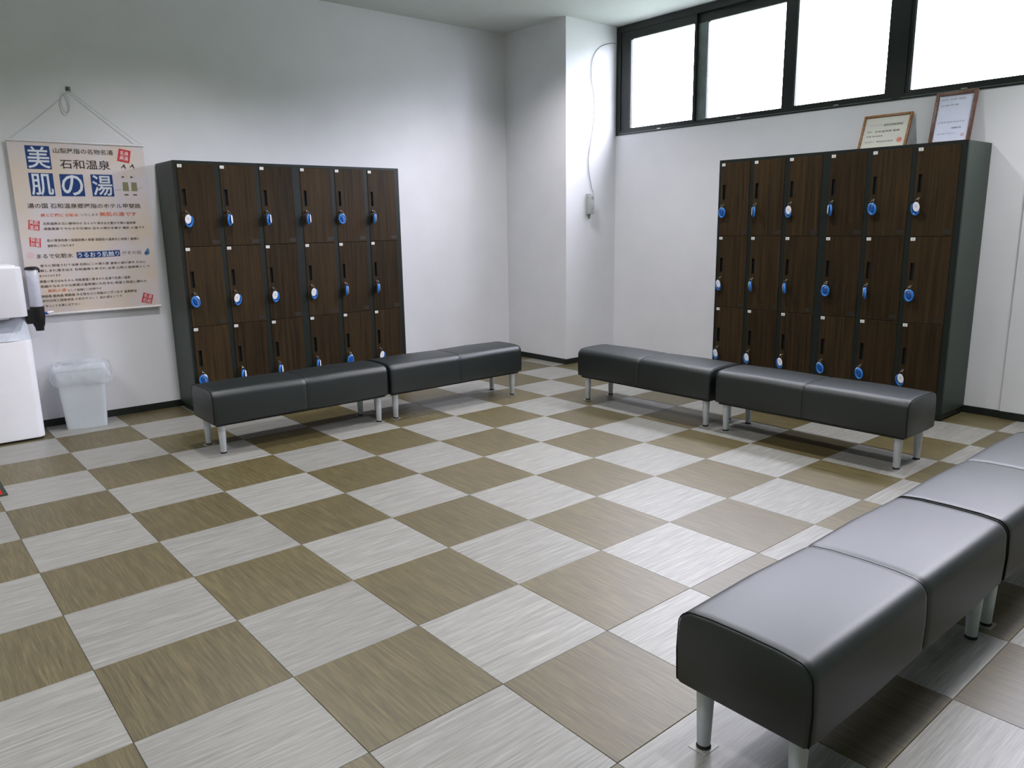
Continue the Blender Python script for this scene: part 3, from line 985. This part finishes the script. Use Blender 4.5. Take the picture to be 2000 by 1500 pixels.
MB().rings([lring(.215, .134, .02, .10, .015, 1), lring(.236, .152, .024, .22, .02, 2), lring(.262, .170, .03, .34, .015, 3), lring(.286, .190, .034, .428, .008, 4),
            lring(.322, .222, .040, .444, .03, 5), lring(.350, .240, .046, .425, .05, 6), lring(.370, .250, .050, .385, .05, 7), lring(.372, .252, .050, .345, .06, 8),
            lring(.346, .240, .040, .318, .04, 9), lring(.330, .226, .036, .306, .03, 10)], True, False).obj('bag_film', 'liner', ln, 70)

# ------------------------------------------------------------------ control box and cable on the column
cb = thing('control_box', 'small grey-white control box on the corner column beside the window', 'box', (1.801, CY - .002, 1.403))
MB().bbox(-.030, -.050, 0, .030, 0, .187, .004, 2).obj('housing', 'box', cb)
MB().lathe([(0, -.0540), (.011, -.0535), (.012, -.049), (.0, -.049)], 14, (.004, 0, .150), 'Y').obj('knob', 'ink_grey', cb)
MB().box(.002, -.0555, .140, .006, -.053, .160).obj('knob_pointer', 'plate', cb)
MB().lathe([(0, -.0515), (.006, -.0515), (.006, -.049), (0, -.049)], 10, (-.002, 0, .048), 'Y').obj('screw', 'ink_grey', cb)
MB().lathe([(0, -.0305), (.006, -.0305), (.006, -.028), (0, -.028)], 10, (0, -.022, .150), 'X').obj('screw', 'ink_grey', cb)
MB().lathe([(0, -.045), (.006, -.045), (.012, -.012), (.014, 0), (0, 0)], 14, (-.014, -.022, 0)).obj('cable_gland', 'hook', cb)
CP = [(2.172, 2.954), (2.060, 2.939), (1.937, 2.893), (1.857, 2.813), (1.824, 2.713), (1.825, 2.604), (1.846, 2.517), (1.867, 2.385), (1.855, 2.227), (1.816, 2.043), (1.790, 1.905), (1.797, 1.791), (1.828, 1.676), (1.843, 1.588)]
def smooth(pts, n=5):
    out = []
    for k in range(len(pts) - 1):
        p0, p1, p2, p3 = pts[max(k - 1, 0)], pts[k], pts[k + 1], pts[min(k + 2, len(pts) - 1)]
        for s in range(n):
            t = s / n
            out.append(tuple(.5 * (2 * p1[i] + (p2[i] - p0[i]) * t + (2 * p0[i] - 5 * p1[i] + 4 * p2[i] - p3[i]) * t * t + (3 * p1[i] - p0[i] - 3 * p2[i] + p3[i]) * t ** 3) for i in range(len(p1))))
    return out + [pts[-1]]
MB().tube([(x - 1.801, (-.006 if z > 1.63 else -.02), z - 1.403) for x, z in smooth(CP)], .0030, 6).obj('cable', 'cable', cb)

# ------------------------------------------------------------------ framed certificates leaning on the wall above the lockers
def certificate(name, label, y_mid, w, h, wf, mat, papermat, lean, lines, sealpos, xb):
    """local: x right as seen from the room, y into the wall, z up; standing on the locker top, leaning back"""
    t = thing(name, label, 'certificate', (xb, y_mid, LH + .006), -PI / 2, 'framed certificates above the lockers')
    t.rotation_mode = 'XYZ'
    t.rotation_euler = (-lean, 0, -PI / 2)
    th = .016
    for nm, q in (('frame_side', (-w / 2, 0, 0, -w / 2 + wf, th, h)), ('frame_side', (w / 2 - wf, 0, 0, w / 2, th, h)),
                  ('frame_rail', (-w / 2 + wf, 0, 0, w / 2 - wf, th, wf)), ('frame_rail', (-w / 2 + wf, 0, h - wf, w / 2 - wf, th, h))):
        MB().bbox(*q, .003, 2).obj(nm, mat, t)
    p = MB().box(-w / 2 + wf, .009, wf, w / 2 - wf, .012, h - wf).obj('document', papermat, t)
    MB().box(-w / 2 + wf, .004, wf, w / 2 - wf, .006, h - wf).obj('glass', 'glass', t)
    for s, x0, x1, z, hh, mt in lines:
        pp, ff = fit_text(s, x0, x1, z, hh, 1, .008)
        MB().add([(x, .0085, zz) for x, zz in pp], ff).obj('lettering', mt, p)
    sx, sz, sr, smt = sealpos
    MB().lathe([(0, .0084), (sr, .0084), (sr, .009), (0, .009)], 18, (sx, 0, sz), 'Y').obj('red_seal', smt, p)
    return t
certificate('framed_certificate', 'small landscape certificate in a golden oak frame on the window-wall lockers', -1.250, .336, .262, .017, 'oak', 'cert', .34,
            [('温泉利用施設登録証', -.02, .115, .186, .017, 'ink'), ('温泉の名称 石和', -.115, -.03, .188, .008, 'ink_pale'), ('石和温泉郷 登録', -.07, .10, .140, .014, 'ink_brown'),
             ('施設名', -.125, -.09, .142, .010, 'ink_grey'), ('泉質 単純温泉', -.125, -.01, .107, .011, 'ink_grey'), ('平成十年四月一日', -.125, -.06, .066, .009, 'ink_grey'),
             ('温泉協会会長', -.045, .07, .066, .010, 'ink_grey')], (.112, .068, .018, 'ink_orange'), 2.062)
certificate('framed_certificate', 'taller portrait certificate with white paper in a brown wood frame near the right edge', -1.690, .256, .350, .024, 'brownwood', 'cert_white', .22,
            [('許可証', -.09, .06, .300, .012, 'ink_pale'), ('公衆浴場', -.09, .02, .262, .010, 'ink_pale'), ('山梨県笛吹市石和町', -.09, .08, .150, .010, 'ink_pale'),
             ('保健所長', .0, .06, .110, .011, 'ink_grey'), ('右の通り許可する', -.08, .03, .075, .009, 'ink_pale')], (.075, .060, .012, 'ink_pink'), 2.066)

# ------------------------------------------------------------------ red mat at the left edge
mt = thing('floor_mat', 'red floor mat with dark edging, only its corner showing at the left edge', 'mat', (-3.55, 1.13, 0))
MB().bbox(-.425, -.395, .0, .425, .395, .007, .002, 1).obj('pile', 'mat_red', mt)
ed = MB().box(-.445, -.415, 0, .445, -.393, .005).box(-.445, .393, 0, .445, .415, .005).box(-.445, -.393, 0, -.423, .393, .005).box(.423, -.393, 0, .445, .393, .005).obj('edging', 'mat_edge', mt)
